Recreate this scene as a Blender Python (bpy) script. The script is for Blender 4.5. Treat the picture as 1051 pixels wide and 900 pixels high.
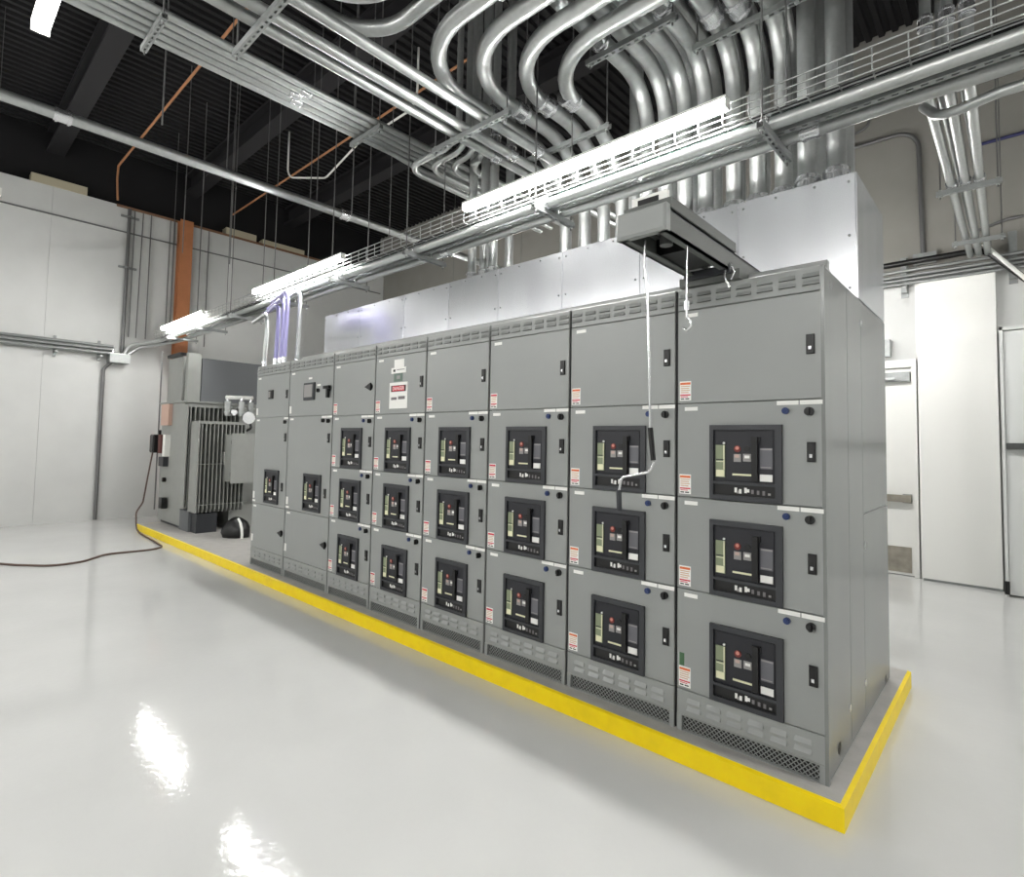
import bpy, math, random
from mathutils import Vector, Matrix
random.seed(7)
for o in list(bpy.data.objects): bpy.data.objects.remove(o)
SC = bpy.context.scene
COL = SC.collection

# ------------------------------------------------------------------ camera
cam_d = bpy.data.cameras.new('camera'); cam = bpy.data.objects.new('camera', cam_d); COL.objects.link(cam)
yaw, pitch, roll = (math.radians(a) for a in (42.4516, 2.9209, 1.0579))
fw = Vector((-math.sin(yaw)*math.cos(pitch), math.cos(yaw)*math.cos(pitch), math.sin(pitch)))
rt = Vector((math.cos(yaw), math.sin(yaw), 0)); up = rt.cross(fw)
c, s = math.cos(roll), math.sin(roll)
rt, up = c*rt + s*up, -s*rt + c*up
m = Matrix((rt, up, -fw)).transposed().to_4x4(); m.translation = (0.649, -2.8216, 1.5958)
cam.matrix_world = m
cam_d.sensor_fit = 'HORIZONTAL'; cam_d.sensor_width = 36.0
cam_d.lens = 36.0*568.04/1051
cam_d.shift_y = -24.958/1051
cam_d.clip_start = 0.05; cam_d.clip_end = 100
SC.camera = cam

# ------------------------------------------------------------------ world, exposure
w = bpy.data.worlds.new('world'); SC.world = w; w.use_nodes = True
w.node_tree.nodes['Background'].inputs[0].default_value = (0.8, 0.85, 0.9, 1)
w.node_tree.nodes['Background'].inputs[1].default_value = 0.02
vs = SC.view_settings
vs.view_transform = 'Standard'; vs.look = 'None'; vs.gamma = 1.0; vs.use_curve_mapping = False
vs.exposure = 1.3
TUBE_LIGHT = 62.0     # radiance of the strip-light diffusers on the tray and in the added unseen rows
AISLE_LIGHT = 5.0    # radiance of the strip lights over the front aisle, lowered for balance

# ------------------------------------------------------------------ materials
def lin(c):
    return tuple(((v/255)/12.92 if v <= 10 else (((v/255)+.055)/1.055)**2.4) for v in c)
MATS = {}
def mat(name, rgb, rough=.5, metal=0., emit=0., noise=0., nscale=8., bump=0., bscale=60., rnd=0., stretch=None, spec=.5, coat=0.):
    """principled material: colour with optional noise mottling, per-object brightness, fine bump"""
    if name in MATS: return MATS[name]
    m = bpy.data.materials.new(name); m.use_nodes = True
    nt = m.node_tree; b = nt.nodes['Principled BSDF']; N = nt.nodes.new; L = nt.links.new
    col = lin(rgb)+(1,)
    b.inputs['Base Color'].default_value = col
    b.inputs['Roughness'].default_value = rough; b.inputs['Metallic'].default_value = metal
    b.inputs['Specular IOR Level'].default_value = spec
    if coat: b.inputs['Coat Weight'].default_value = coat; b.inputs['Coat Roughness'].default_value = .08
    if emit:
        b.inputs['Emission Color'].default_value = (1, .985, .96, 1); b.inputs['Emission Strength'].default_value = emit
    src = None
    if noise or bump:
        tc = N('ShaderNodeTexCoord'); mp = N('ShaderNodeMapping'); L(tc.outputs['Object'], mp.inputs[0])
        if stretch: mp.inputs['Scale'].default_value = stretch
    if noise:
        n = N('ShaderNodeTexNoise'); n.inputs['Scale'].default_value = nscale; n.inputs['Detail'].default_value = 6
        L(mp.outputs[0], n.inputs[0])
        r = N('ShaderNodeMapRange'); L(n.outputs[0], r.inputs[0])
        r.inputs[1].default_value = .3; r.inputs[2].default_value = .7
        r.inputs[3].default_value = 1-noise; r.inputs[4].default_value = 1+noise
        src = r.outputs[0]
    if rnd:
        oi = N('ShaderNodeObjectInfo'); r2 = N('ShaderNodeMapRange'); L(oi.outputs['Random'], r2.inputs[0])
        r2.inputs[3].default_value = 1-rnd; r2.inputs[4].default_value = 1+rnd
        if src:
            mm = N('ShaderNodeMath'); mm.operation = 'MULTIPLY'; L(src, mm.inputs[0]); L(r2.outputs[0], mm.inputs[1]); src = mm.outputs[0]
        else: src = r2.outputs[0]
    if src:
        v = N('ShaderNodeVectorMath'); v.operation = 'SCALE'; v.inputs[0].default_value = col[:3]
        L(src, v.inputs['Scale']); L(v.outputs[0], b.inputs['Base Color'])
    if bump:
        n2 = N('ShaderNodeTexNoise'); n2.inputs['Scale'].default_value = bscale; n2.inputs['Detail'].default_value = 3
        L(mp.outputs[0], n2.inputs[0])
        bp = N('ShaderNodeBump'); bp.inputs['Strength'].default_value = bump; bp.inputs['Distance'].default_value = .01
        L(n2.outputs[0], bp.inputs['Height']); L(bp.outputs[0], b.inputs['Normal'])
    MATS[name] = m
    return m

FLOOR = mat('floor_epoxy', (204,205,203), .075, noise=.035, nscale=1.3, bump=.06, bscale=26, spec=.45)
WALLP = mat('wall_paint', (206,207,205), .8, noise=.03, nscale=2.0)
WALLU = mat('back_wall_grey', (138,136,130), .9, noise=.04, nscale=3)  # darker grey for the upper and far-left back wall
WHITE = mat('white_paint', (236,236,232), .55)
def add_smudge(m):
    nt = m.node_tree; b = nt.nodes['Principled BSDF']; src = b.inputs['Base Color'].links[0].from_socket
    tc = nt.nodes.new('ShaderNodeTexCoord'); n = nt.nodes.new('ShaderNodeTexNoise'); n.inputs['Scale'].default_value = 1.1; n.inputs['Detail'].default_value = 4; n.inputs['Roughness'].default_value = .65
    nt.links.new(tc.outputs['Object'], n.inputs[0])
    r = nt.nodes.new('ShaderNodeMapRange'); nt.links.new(n.outputs[0], r.inputs[0])
    r.inputs[1].default_value = .66; r.inputs[2].default_value = .74; r.inputs[3].default_value = 1; r.inputs[4].default_value = .8
    v = nt.nodes.new('ShaderNodeVectorMath'); v.operation = 'SCALE'; nt.links.new(src, v.inputs[0]); nt.links.new(r.outputs[0], v.inputs['Scale']); nt.links.new(v.outputs[0], b.inputs['Base Color'])
add_smudge(WALLP)
OFFW = mat('door_paint', (214,216,214), .45)
DECK = mat('black_deck', (15,14,17), .7, noise=.2, nscale=2)
BEAM = mat('dark_beam', (30,29,32), .7)
CONC = mat('concrete', (176,174,170), .75, noise=.08, nscale=9, bump=.2, bscale=90)
YELL = mat('yellow_paint', (255,224,0), .4, noise=.05, nscale=14)
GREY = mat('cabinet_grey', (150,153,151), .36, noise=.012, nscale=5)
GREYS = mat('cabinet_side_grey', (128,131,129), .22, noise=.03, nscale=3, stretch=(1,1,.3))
GREYD = mat('cabinet_recess', (74,76,75), .6)
BLACK = mat('black_plastic', (11,11,12), .4)
DARK = mat('breaker_face', (29,30,37), .45)
BEZ = mat('bezel_plastic', (52,54,58), .45)
GALV = mat('galvanized', (178,181,180), .36, metal=.75, noise=.06, nscale=25, rnd=.05)
GALVD = mat('galvanized_dull', (150,153,152), .5, metal=.6, noise=.08, nscale=20)
ROD = mat('threaded_rod', (120,120,120), .5, metal=.6)
ALU = mat('pull_box_aluminium', (216,218,222), .25, metal=.88, noise=.06, nscale=5, rnd=.10, stretch=(1,1,.15), bump=.02, bscale=5)
CHROME = mat('chrome', (225,226,228), .2, metal=.9)
PAPER = mat('label_white', (242,242,238), .6)
ORANGE = mat('label_orange', (226,120,70), .6)
RED = mat('label_red', (206,52,70), .6)
INK = mat('label_ink', (120,116,118), .7)
INKB = mat('ink_black', (35,33,36), .7)
BLUE = mat('lamp_blue', (34,54,104), .3)
GREEN = mat('display_green', (134,144,116), .4)
YLAB = mat('display_yellow', (232,230,196), .5)
REDB = mat('button_red', (120,42,38), .35)
GRYB = mat('button_grey', (150,148,146), .4)
GSTK = mat('sticker_green', (70,106,74), .6)
STEELO = mat('primer_orange', (178,116,76), .6, noise=.08, nscale=6)
ANGL = mat('dull_primer', (134,100,78), .7)
COPP = mat('tan_pipe', (186,132,92), .5)
TRAN = mat('transformer_grey', (150,152,148), .45, noise=.03)
TRAND = mat('transformer_panel', (104,107,110), .5)
VIOL = mat('violet_conduit', (150,146,190), .4, metal=.3)
NAVY = mat('navy_conduit', (48,50,92), .5)
CORD = mat('cord_brown', (92,74,66), .7)
LAMP = mat('lamp_diffuser', (250,250,250), .5, emit=TUBE_LIGHT)
LAMP2 = mat('aisle_lamp_diffuser', (250,250,250), .5, emit=AISLE_LIGHT)
STEEL = mat('kick_metal', (168,162,150), .4, metal=.6, noise=.2, nscale=9)
HOIST = mat('hoist_grey', (96,99,96), .45)

# ------------------------------------------------------------------ mesh helpers
class MB:
    def __init__(s): s.v = []; s.f = []; s.mi = []; s.mats = []; s.sm = []
    def mid(s, m):
        if m not in s.mats: s.mats.append(m)
        return s.mats.index(m)
    def add(s, vs, fs, m, smooth=False):
        b = len(s.v); k = s.mid(m); s.v += [tuple(v) for v in vs]
        for f in fs: s.f.append(tuple(b+i for i in f)); s.mi.append(k); s.sm.append(smooth)
        return s
    def box(s, x0, x1, y0, y1, z0, z1, m):
        vs = [(x0,y0,z0),(x1,y0,z0),(x1,y1,z0),(x0,y1,z0),(x0,y0,z1),(x1,y0,z1),(x1,y1,z1),(x0,y1,z1)]
        return s.add(vs, [(3,2,1,0),(4,5,6,7),(0,1,5,4),(1,2,6,5),(2,3,7,6),(3,0,4,7)], m)
    def cbox(s, x0, x1, y0, y1, z0, z1, m, b=.004):
        """box whose front (-y) edges are chamfered"""
        vs = [(x0,y1,z0),(x1,y1,z0),(x1,y1,z1),(x0,y1,z1),
              (x0,y0+b,z0),(x1,y0+b,z0),(x1,y0+b,z1),(x0,y0+b,z1),
              (x0+b,y0,z0+b),(x1-b,y0,z0+b),(x1-b,y0,z1-b),(x0+b,y0,z1-b)]
        fs = [(0,3,2,1),(8,9,10,11)]
        for i in range(4):
            j = (i+1) % 4
            fs += [(i,j,4+j,4+i),(4+i,4+j,8+j,8+i)]
        return s.add(vs, fs, m)
    def tube(s, pts, r, m, n=10, caps=True, closed=False):
        pts = [Vector(p) for p in pts]
        T = []
        for i in range(len(pts)):
            a = pts[max(i-1,0)]; b = pts[min(i+1,len(pts)-1)]
            T.append((b-a).normalized())
        ref = Vector((0,0,1)) if abs(T[0].z) < .9 else Vector((1,0,0))
        u = T[0].cross(ref).normalized(); vs = []
        for i, p in enumerate(pts):
            u = (u - T[i]*u.dot(T[i])).normalized(); v = T[i].cross(u)
            for k in range(n):
                a = 2*math.pi*k/n; vs.append(p + u*(r*math.cos(a)) + v*(r*math.sin(a)))
        fs = []
        for i in range(len(pts)-1):
            for k in range(n):
                k2 = (k+1) % n; fs.append((i*n+k, i*n+k2, (i+1)*n+k2, (i+1)*n+k))
        s.add(vs, fs, m, True)
        if caps:
            s.add(vs[:n], [tuple(range(n))[::-1]], m); s.add(vs[-n:], [tuple(range(n))], m)
        return s
    def disc(s, c, r, d, axis, m, n=14):
        e = Vector(axis).normalized()*d
        return s.tube([Vector(c), Vector(c)+e], r, m, n)
    def prism(s, poly, axis, a, b, m):
        """polygon extruded along axis (0 x, 1 y, 2 z) from a to b"""
        n = len(poly)
        def P(p, t):
            q = list(p); q.insert(axis, t); return tuple(q)
        vs = [P(p,a) for p in poly]+[P(p,b) for p in poly]
        fs = [tuple(range(n)), tuple(range(2*n-1,n-1,-1))]+[(i,n+i,n+(i+1)%n,(i+1)%n) for i in range(n)]
        return s.add(vs, fs, m)
    def mesh(s, name):
        me = bpy.data.meshes.new(name); me.from_pydata(s.v, [], s.f)
        for m in s.mats: me.materials.append(m)
        me.polygons.foreach_set('material_index', s.mi); me.polygons.foreach_set('use_smooth', s.sm)
        import bmesh
        bm = bmesh.new(); bm.from_mesh(me); bmesh.ops.recalc_face_normals(bm, faces=bm.faces); bm.to_mesh(me); bm.free()
        me.update(); return me
def link(name, me, parent=None, loc=(0,0,0), rz=0):
    o = bpy.data.objects.new(name, me); COL.objects.link(o); o.location = loc
    if rz: o.rotation_euler = (0,0,rz)
    if parent is not None: o.parent = parent
    return o
def obj(name, mb, parent=None, loc=(0,0,0)): return link(name, mb.mesh(name), parent, loc)
def thing(name, loc, label, cat, group=None, rz=0):
    o = bpy.data.objects.new(name, None); COL.objects.link(o); o.location = loc; o.empty_display_size = .1
    if rz: o.rotation_euler = (0,0,rz)
    return tag(o, label, cat, group)
def tag(o, label, cat, group=None):
    o['label'] = label; o['category'] = cat
    if group: o['group'] = group
    return o
def struct(o, label=None, cat=None):
    o['kind'] = 'structure'
    if label: o['label'] = label
    if cat: o['category'] = cat
    return o
ORD = ['first','second','third','fourth','fifth','sixth','seventh','eighth','ninth','tenth','eleventh','twelfth','thirteenth','fourteenth','fifteenth']
def fillet(pts, r, n=8):
    """polyline with rounded corners"""
    pts = [Vector(p) for p in pts]; out = [pts[0]]
    for i in range(1, len(pts)-1):
        a = (pts[i-1]-pts[i]); b = (pts[i+1]-pts[i]); ra = min(r, a.length*.95, b.length*.95)
        a.normalize(); b.normalize()
        half = a.angle(b)/2; t = min(ra, ra/math.tan(half)) if half > .05 else ra
        rr = t*math.tan(half)
        cen = pts[i] + (a+b).normalized()*(rr/math.sin(half))
        p0 = pts[i]+a*t; p1 = pts[i]+b*t
        v0 = p0-cen; v1 = p1-cen
        for k in range(n+1):
            f = k/n; ang = v0.angle(v1)
            q = (math.sin((1-f)*ang)*v0 + math.sin(f*ang)*v1)/math.sin(ang)
            out.append(cen+q)
    out.append(pts[-1]); return out

# ------------------------------------------------------------------ room shell
XL, XR, YB, YF, ZT, PAD = -12.1, 6.0, 5.8, -7.5, 7.2, .105
struct(obj('floor', MB().box(XL-.2, XR+.2, YF-.2, YB+3, -.1, 0, FLOOR)), 'glossy light grey epoxy floor', 'floor')
wl = struct(obj('wall_left', MB().box(XL-.2, XL-.03, YF, YB, 0, 6.05, WALLP)), 'pale painted panel wall behind the transformer', 'wall')
ys = [YF, -5.2, -3.2, -1.25, 1.25, 3.6, YB]
for a, b in zip(ys[:-1], ys[1:]):
    obj('panel', MB().box(XL-.03, XL, a+.0015, b-.0015, 0, 6.05, WALLP), wl)
for a, b, z in ((-1.56,-.76,6.2),(1.7,2.35,6.2),(2.5,3.5,6.16)):
    obj('insulation_block', MB().box(XL-.2, XL+.02, a, b, 6.05, z, mat('pale_block',(190,182,158),.9)), wl)
obj('upper_wall', MB().box(XL-.3, XL-.2, YF, YB, 6.05, ZT+.2, DECK), wl)
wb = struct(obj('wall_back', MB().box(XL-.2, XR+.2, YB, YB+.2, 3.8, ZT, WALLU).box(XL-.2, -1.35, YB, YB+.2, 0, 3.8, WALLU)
       .box(-.27, XR+.2, YB, YB+.2, 0, 3.8, WALLP).box(-1.35, -.27, YB, YB+.2, 2.75, 3.8, WALLP)), 'wall behind the switchgear, darker grey above and paler lower down', 'wall')
struct(obj('wall_right', MB().box(XR, XR+.2, YF, YB, 0, ZT, WALLP)), 'pale wall out on the right', 'wall')
struct(obj('wall_front', MB().box(XL, XR, YF-.2, YF, 0, ZT, WALLP)), 'pale wall behind the viewpoint', 'wall')
# corrugated black deck, ribs along y
mb = MB(); n = int((XR-XL+.6)/.15)
prof = []
for i in range(n):
    x = XL-.3+i*.15; prof += [(x,ZT),(x+.06,ZT),(x+.075,ZT-.045),(x+.135,ZT-.045)]
vs = [(x,YF-.2,z) for x,z in prof]+[(x,YB+.2,z) for x,z in prof]; k = len(prof)
mb.add(vs, [(i,i+1,k+i+1,k+i) for i in range(k-1)], DECK)
ceil = struct(obj('ceiling', mb), 'black corrugated metal roof deck', 'ceiling')
for y in (-5.4, -3.3, -1.22, 1.05, 3.2):
    obj('beam', MB().box(XL-.2, XR, y-.13, y+.13, ZT-.1, ZT-.05, BEAM).box(XL-.2, XR, y-.02, y+.02, ZT-.42, ZT-.1, BEAM).box(XL-.2, XR, y-.13, y+.13, ZT-.47, ZT-.42, BEAM), ceil)
# door at the back with closer, bar and kick plate
d = thing('door_1', (-.81, YB+.02, 0), 'white door with push bar and metal kick plate behind the switchgear', 'door'); struct(d)
obj('door_frame', MB().box(-.54,-.47,-.05,.12,0,2.75,WHITE).box(.47,.54,-.05,.12,0,2.75,WHITE).box(-.47,.47,-.05,.12,2.65,2.75,WHITE), d)
leaf = obj('door_leaf', MB().box(-.465,.465,0,.045,.01,2.645,WHITE), d)
obj('push_bar', MB().box(-.43,.45,-.07,-.04,.93,1.02,STEEL).box(.36,.45,-.04,0,.92,1.03,GALVD).box(-.43,-.36,-.04,0,.92,1.03,GALVD), leaf)
obj('kick_plate', MB().box(-.44,.44,-.006,0,.04,.36,STEEL), leaf)
obj('door_closer', MB().box(-.1,.46,-.07,0,2.47,2.59,GALVD).box(-.1,.3,-.12,-.07,2.49,2.52,GALV), leaf)
obj('exit_bracket', MB().box(.18,.26,-.12,-.02,2.8,3.02,GALVD), d)
# white furring column and second door on the right
struct(obj('trim_1', MB().box(-.24,.49,YB-.12,YB,.03,3.72,WHITE).box(-.24,.49,YB-.11,YB,0,.03,GALVD).box(-.285,-.25,YB-.03,YB,0,3.72,WHITE)), 'flat white boxed column between the two back doors', 'column')
d2 = struct(thing('door_2', (1.05, YB-.32, 0), 'grey white steel door at the right edge, with a horizontal bar', 'door'))
obj('door_leaf', MB().box(-.5,.5,0,.05,.02,2.95,OFFW), d2)
obj('push_bar', MB().box(-.5,.5,-.06,0,1.62,1.69,GREYD), d2)
obj('door_frame', MB().box(-.535,-.505,-.03,.32,0,3.0,OFFW).box(-.535,.5,-.03,.32,2.96,3.0,OFFW), d2)
obj('hinge', MB().disc((-.52,-.05,.03),.022,.14,(0,0,1),BLACK,8), d2)
# primed steel column by the left wall
tag(obj('steel_column', MB().box(XL+.03,XL+.05,.75,.99,0,6.03,STEELO).box(XL+.05,XL+.2,.86,.88,0,6.03,STEELO).box(XL+.2,XL+.22,.75,.99,0,6.03,STEELO)), 'orange primed steel column rising behind the transformer', 'column')
tag(obj('edge_angle', MB().box(XL,XL+.03,-.3,4.2,6.035,6.05,ANGL).box(XL+.022,XL+.03,-.3,4.2,6.0,6.035,ANGL)), 'orange steel angle along the top edge of the left wall', 'angle')

# ------------------------------------------------------------------ equipment pad
pad = thing('equipment_pad', (0,0,0), 'low concrete plinth with bright yellow painted edges under the switchgear', 'plinth')
PX0, PX1, PY0, PY1 = -10.36, .085, -.115, 1.83
obj('slab', MB().box(PX0+.006, PX1-.02, PY0+.02, PY1-.006, 0, PAD, CONC), pad)
obj('yellow_edge', MB().add([(PX0,PY0,0),(PX1,PY0,0),(PX1,PY0,PAD-.006),(PX0,PY0,PAD-.006),(PX0+.012,PY0+.02,PAD),(PX1-.02,PY0+.02,PAD)],
     [(0,1,2,3),(3,2,5,4)], YELL).add([(PX1,PY0,0),(PX1,PY1,0),(PX1,PY1,PAD-.006),(PX1,PY0,PAD-.006),(PX1-.02,PY0+.02,PAD),(PX1-.02,PY1,PAD)], [(0,1,2,3),(3,2,5,4)], YELL)
     .box(PX0-.001,PX0+.005,PY0,PY1,0,PAD,YELL), pad)

# ------------------------------------------------------------------ switchgear cabinets
MC = {}
def cm(key, fn):
    if key not in MC: MC[key] = fn().mesh(key if isinstance(key,str) else key[0])
    return MC[key]
def louvre_mesh(up):
    # pressed hood, black underside standing for the shade in its opening
    h, dpt, L = .022, .011, .034
    b = MB()
    b.add([(-L,0,h),(L,0,h),(L+.003,-dpt,0),(-L-.003,-dpt,0)], [(0,1,2,3)], GREY)
    b.add([(-L,0,h),(-L-.003,-dpt,0),(-L-.003,0,0)], [(0,1,2)], GREY); b.add([(L,0,h),(L+.003,-dpt,0),(L+.003,0,0)], [(0,2,1)], GREY)
    b.add([(-L-.003,-dpt,0),(L+.003,-dpt,0),(L+.003,0,0),(-L-.003,0,0)], [(0,1,2,3)], BLACK)
    return b
def sticker_mesh(kind):
    b = MB().box(-.032,.032,-.0015,0,-.052,.052,PAPER)
    def r(x0,x1,z0,z1,m): b.box(x0,x1,-.0022,-.0014,z0,z1,m)
    r(-.029,.029,.033,.045,ORANGE if kind else RED)
    for i,(l) in enumerate((.026,.022,.025,.018)): r(-.026,l,.022-i*.011,.027-i*.011, mat('label_tint',(214,178,150),.7))
    r(-.029,.029,-.026,-.019,RED); r(-.026,.015,-.034,-.030,RED)
    r(-.026,-.006,-.046,-.040,INKB); r(.000,.022,-.046,-.040,INKB)
    return b
def bezel_mesh():
    W,H = .35,.378; b = MB(); t = -.014
    x0,x1,zt,zb,zm0,zm1 = .020,.320,.352,.092,.078,.024
    for (a0,a1,c0,c1) in ((0,x0,0,H),(x1,W,0,H),(x0,x1,zt,H),(x0,x1,zm0,zb),(x0,x1,0,zm1)):
        b.box(a0,a1,t,.004,c0,c1,BEZ)
    return b
def face_mesh():
    return MB().box(.016,.324,.0,.006,.088,.356,DARK).box(.03,.31,-.004,.0,.10,.345,DARK)
def rect(u0,u1,v0,v1,y0,y1,m):
    W,H = .35,.378
    return MB().box(u0*W,u1*W,y0,y1,H*(1-v1),H*(1-v0),m)
def breaker(parent, x, z):
    b = link('circuit_breaker', cm('bezel', bezel_mesh), parent, (x,-.003,z))
    link('face_plate', cm('face', face_mesh), b)
    link('trip_unit', cm('trip', lambda: rect(.09,.225,.27,.70,-.010,-.004,GREEN).box(.034,.076,-.0108,-.0095,.116,.150,YLAB).box(.034,.076,-.0108,-.0095,.200,.205,INKB).box(.034,.076,-.0108,-.0095,.190,.194,YLAB).box(.071,.077,-.0108,-.0095,.152,.276,YLAB)), b)
    link('lamp', cm('dotw', lambda: MB().disc((.073,-.004,.286),.006,-.006,(0,1,0),PAPER,8)), b)
    link('push_button', cm('rb', lambda: MB().disc((.140,-.004,.258),.017,-.004,(0,1,0),REDB,12).disc((.140,-.008,.262),.009,-.003,(0,1,0),mat('button_glint',(206,140,124),.5),10)), b)
    link('push_button', cm('bb', lambda: MB().disc((.188,-.004,.258),.015,-.004,(0,1,0),BLACK,12)), b)
    link('indicator', cm('i1', lambda: MB().box(.122,.158,-.008,-.004,.193,.232,GRYB).box(.128,.150,-.009,-.0075,.214,.230,mat('indicator_rose',(196,170,160),.5))), b)
    link('indicator', cm('i2', lambda: MB().box(.168,.206,-.008,-.004,.196,.234,GRYB).box(.176,.200,-.009,-.0075,.212,.226,PAPER)), b)
    link('indicator_bar', cm('ib', lambda: rect(.33,.62,.645,.67,-.008,-.004,YLAB)), b)
    link('charging_handle', cm('ch', lambda: rect(.61,.69,.16,.73,-.024,-.004,BLACK).box(.208,.250,-.014,-.004,.292,.318,BLACK)), b)
    link('rating_label', cm('rl', lambda: rect(.71,.875,.30,.57,-.006,-.004,mat('grey_label',(104,104,110),.5)).box(.25,.305,-.0068,-.0055,.254,.262,GRYB).box(.25,.30,-.0068,-.0055,.168,.173,GRYB)), b)
    link('white_tag', cm('wt', lambda: rect(.71,.875,.64,.73,-.008,-.004,PAPER)), b)
    def low():
        q = MB().box(.016,.324,0,.006,.02,.082,BLACK)
        for (a,c0,c1,mm) in ((.124,.040,.064,PAPER),(.134,.036,.050,GRYB),(.146,.036,.058,PAPER),(.172,.040,.066,PAPER),(.184,.044,.060,PAPER),(.205,.038,.058,INK),(.232,.036,.056,INK),(.258,.034,.056,INK),(.284,.036,.046,GRYB)):
            q.box(a,a+.012,-.002,.001,c0,c1,mm)
        return q
    link('operator_strip', cm('low', low), b)
def door(parent, w, z0, z1, handle=None, lamps=False, sticker=None, plate=True, tri=None, wide=False):
    g = .004
    dr = link('door', cm(('door',round(w,3),round(z1-z0,3)), lambda: MB().cbox(g+.0045,w-g-.0045,0,.02,g/2,z1-z0-g/2,GREY,.003)), parent, (0,0,z0))
    h = z1-z0
    if handle is not None:
        link('handle', cm('handle', lambda: MB().cbox(-.018,.018,-.010,0,-.046,.046,BLACK,.003).box(-.007,.005,-.013,-.009,-.026,-.010,CHROME)), dr, (w-.055,0,handle-z0))
    if tri is not None:
        link('handle', cm('trih', lambda: MB().disc((0,0,0),.03,-.012,(0,1,0),BLACK,12).prism([(-.07,0),(.02,.035),(.02,-.035)],1,-.022,-.008,BLACK)), dr, (w-.06,0,tri-z0))
    if plate:
        link('name_plate', cm('np', lambda: MB().box(-.036,.036,-.002,0,-.010,.010,PAPER)), dr, (.085,0,h-.03))
    if lamps:
        for k in (0,1):
            link('label_strip', cm('ls', lambda: MB().box(-.048,.048,-.002,0,-.010,.010,PAPER)), dr, (w-.157+k*.102,0,h-.014))
        link('indicator_lamp', cm('lampb', lambda: MB().disc((0,0,0),.016,-.012,(0,1,0),BLUE,12).disc((0,-.012,0),.009,-.004,(0,1,0),BLUE,10)), dr, (w-.165,0,h-.052))
        link('selector_knob', cm('knob', lambda: MB().disc((0,0,0),.020,-.016,(0,1,0),BLACK,14).box(-.005,.005,-.028,-.015,-.018,.018,BLACK)), dr, (w-.063,0,h-.057))
    if sticker:
        link('warning_sticker', cm(('stk',sticker), lambda: sticker_mesh(sticker-1)), dr, (.052,0,.068))
    return dr
HT = 2.34; ZL, Z1, Z2, Z3, ZB = 2.222, 1.717, 1.218, .735, .212
def kick_mesh(w):
    b = MB(); z0, z1, p, y = .004, .078, .024, .016; x0, x1 = .035, w-.035
    H = z1-z0
    for i in range(int((x1-x0+H)/p)+1):
        for sg in (1,-1):
            xs = x0-H+i*p
            a, bx = xs, xs+H
            t0 = max(0, (x0-a)/H); t1 = min(1, (x1-a)/H)
            if t1-t0 < .05: continue
            za, zb_ = (z0+H*t0, z0+H*t1) if sg > 0 else (z1-H*t0, z1-H*t1)
            xa, xb = a+H*t0, a+H*t1
            d = .0026
            b.add([(xa,y,za-d),(xb,y,zb_-d),(xb,y,zb_+d),(xa,y,za+d),(xa,y+.003,za-d),(xb,y+.003,zb_-d),(xb,y+.003,zb_+d),(xa,y+.003,za+d)],
                  [(0,1,2,3),(4,7,6,5),(0,4,5,1),(3,2,6,7)], GREY)
    return b
DEPTH = 1.573
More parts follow.
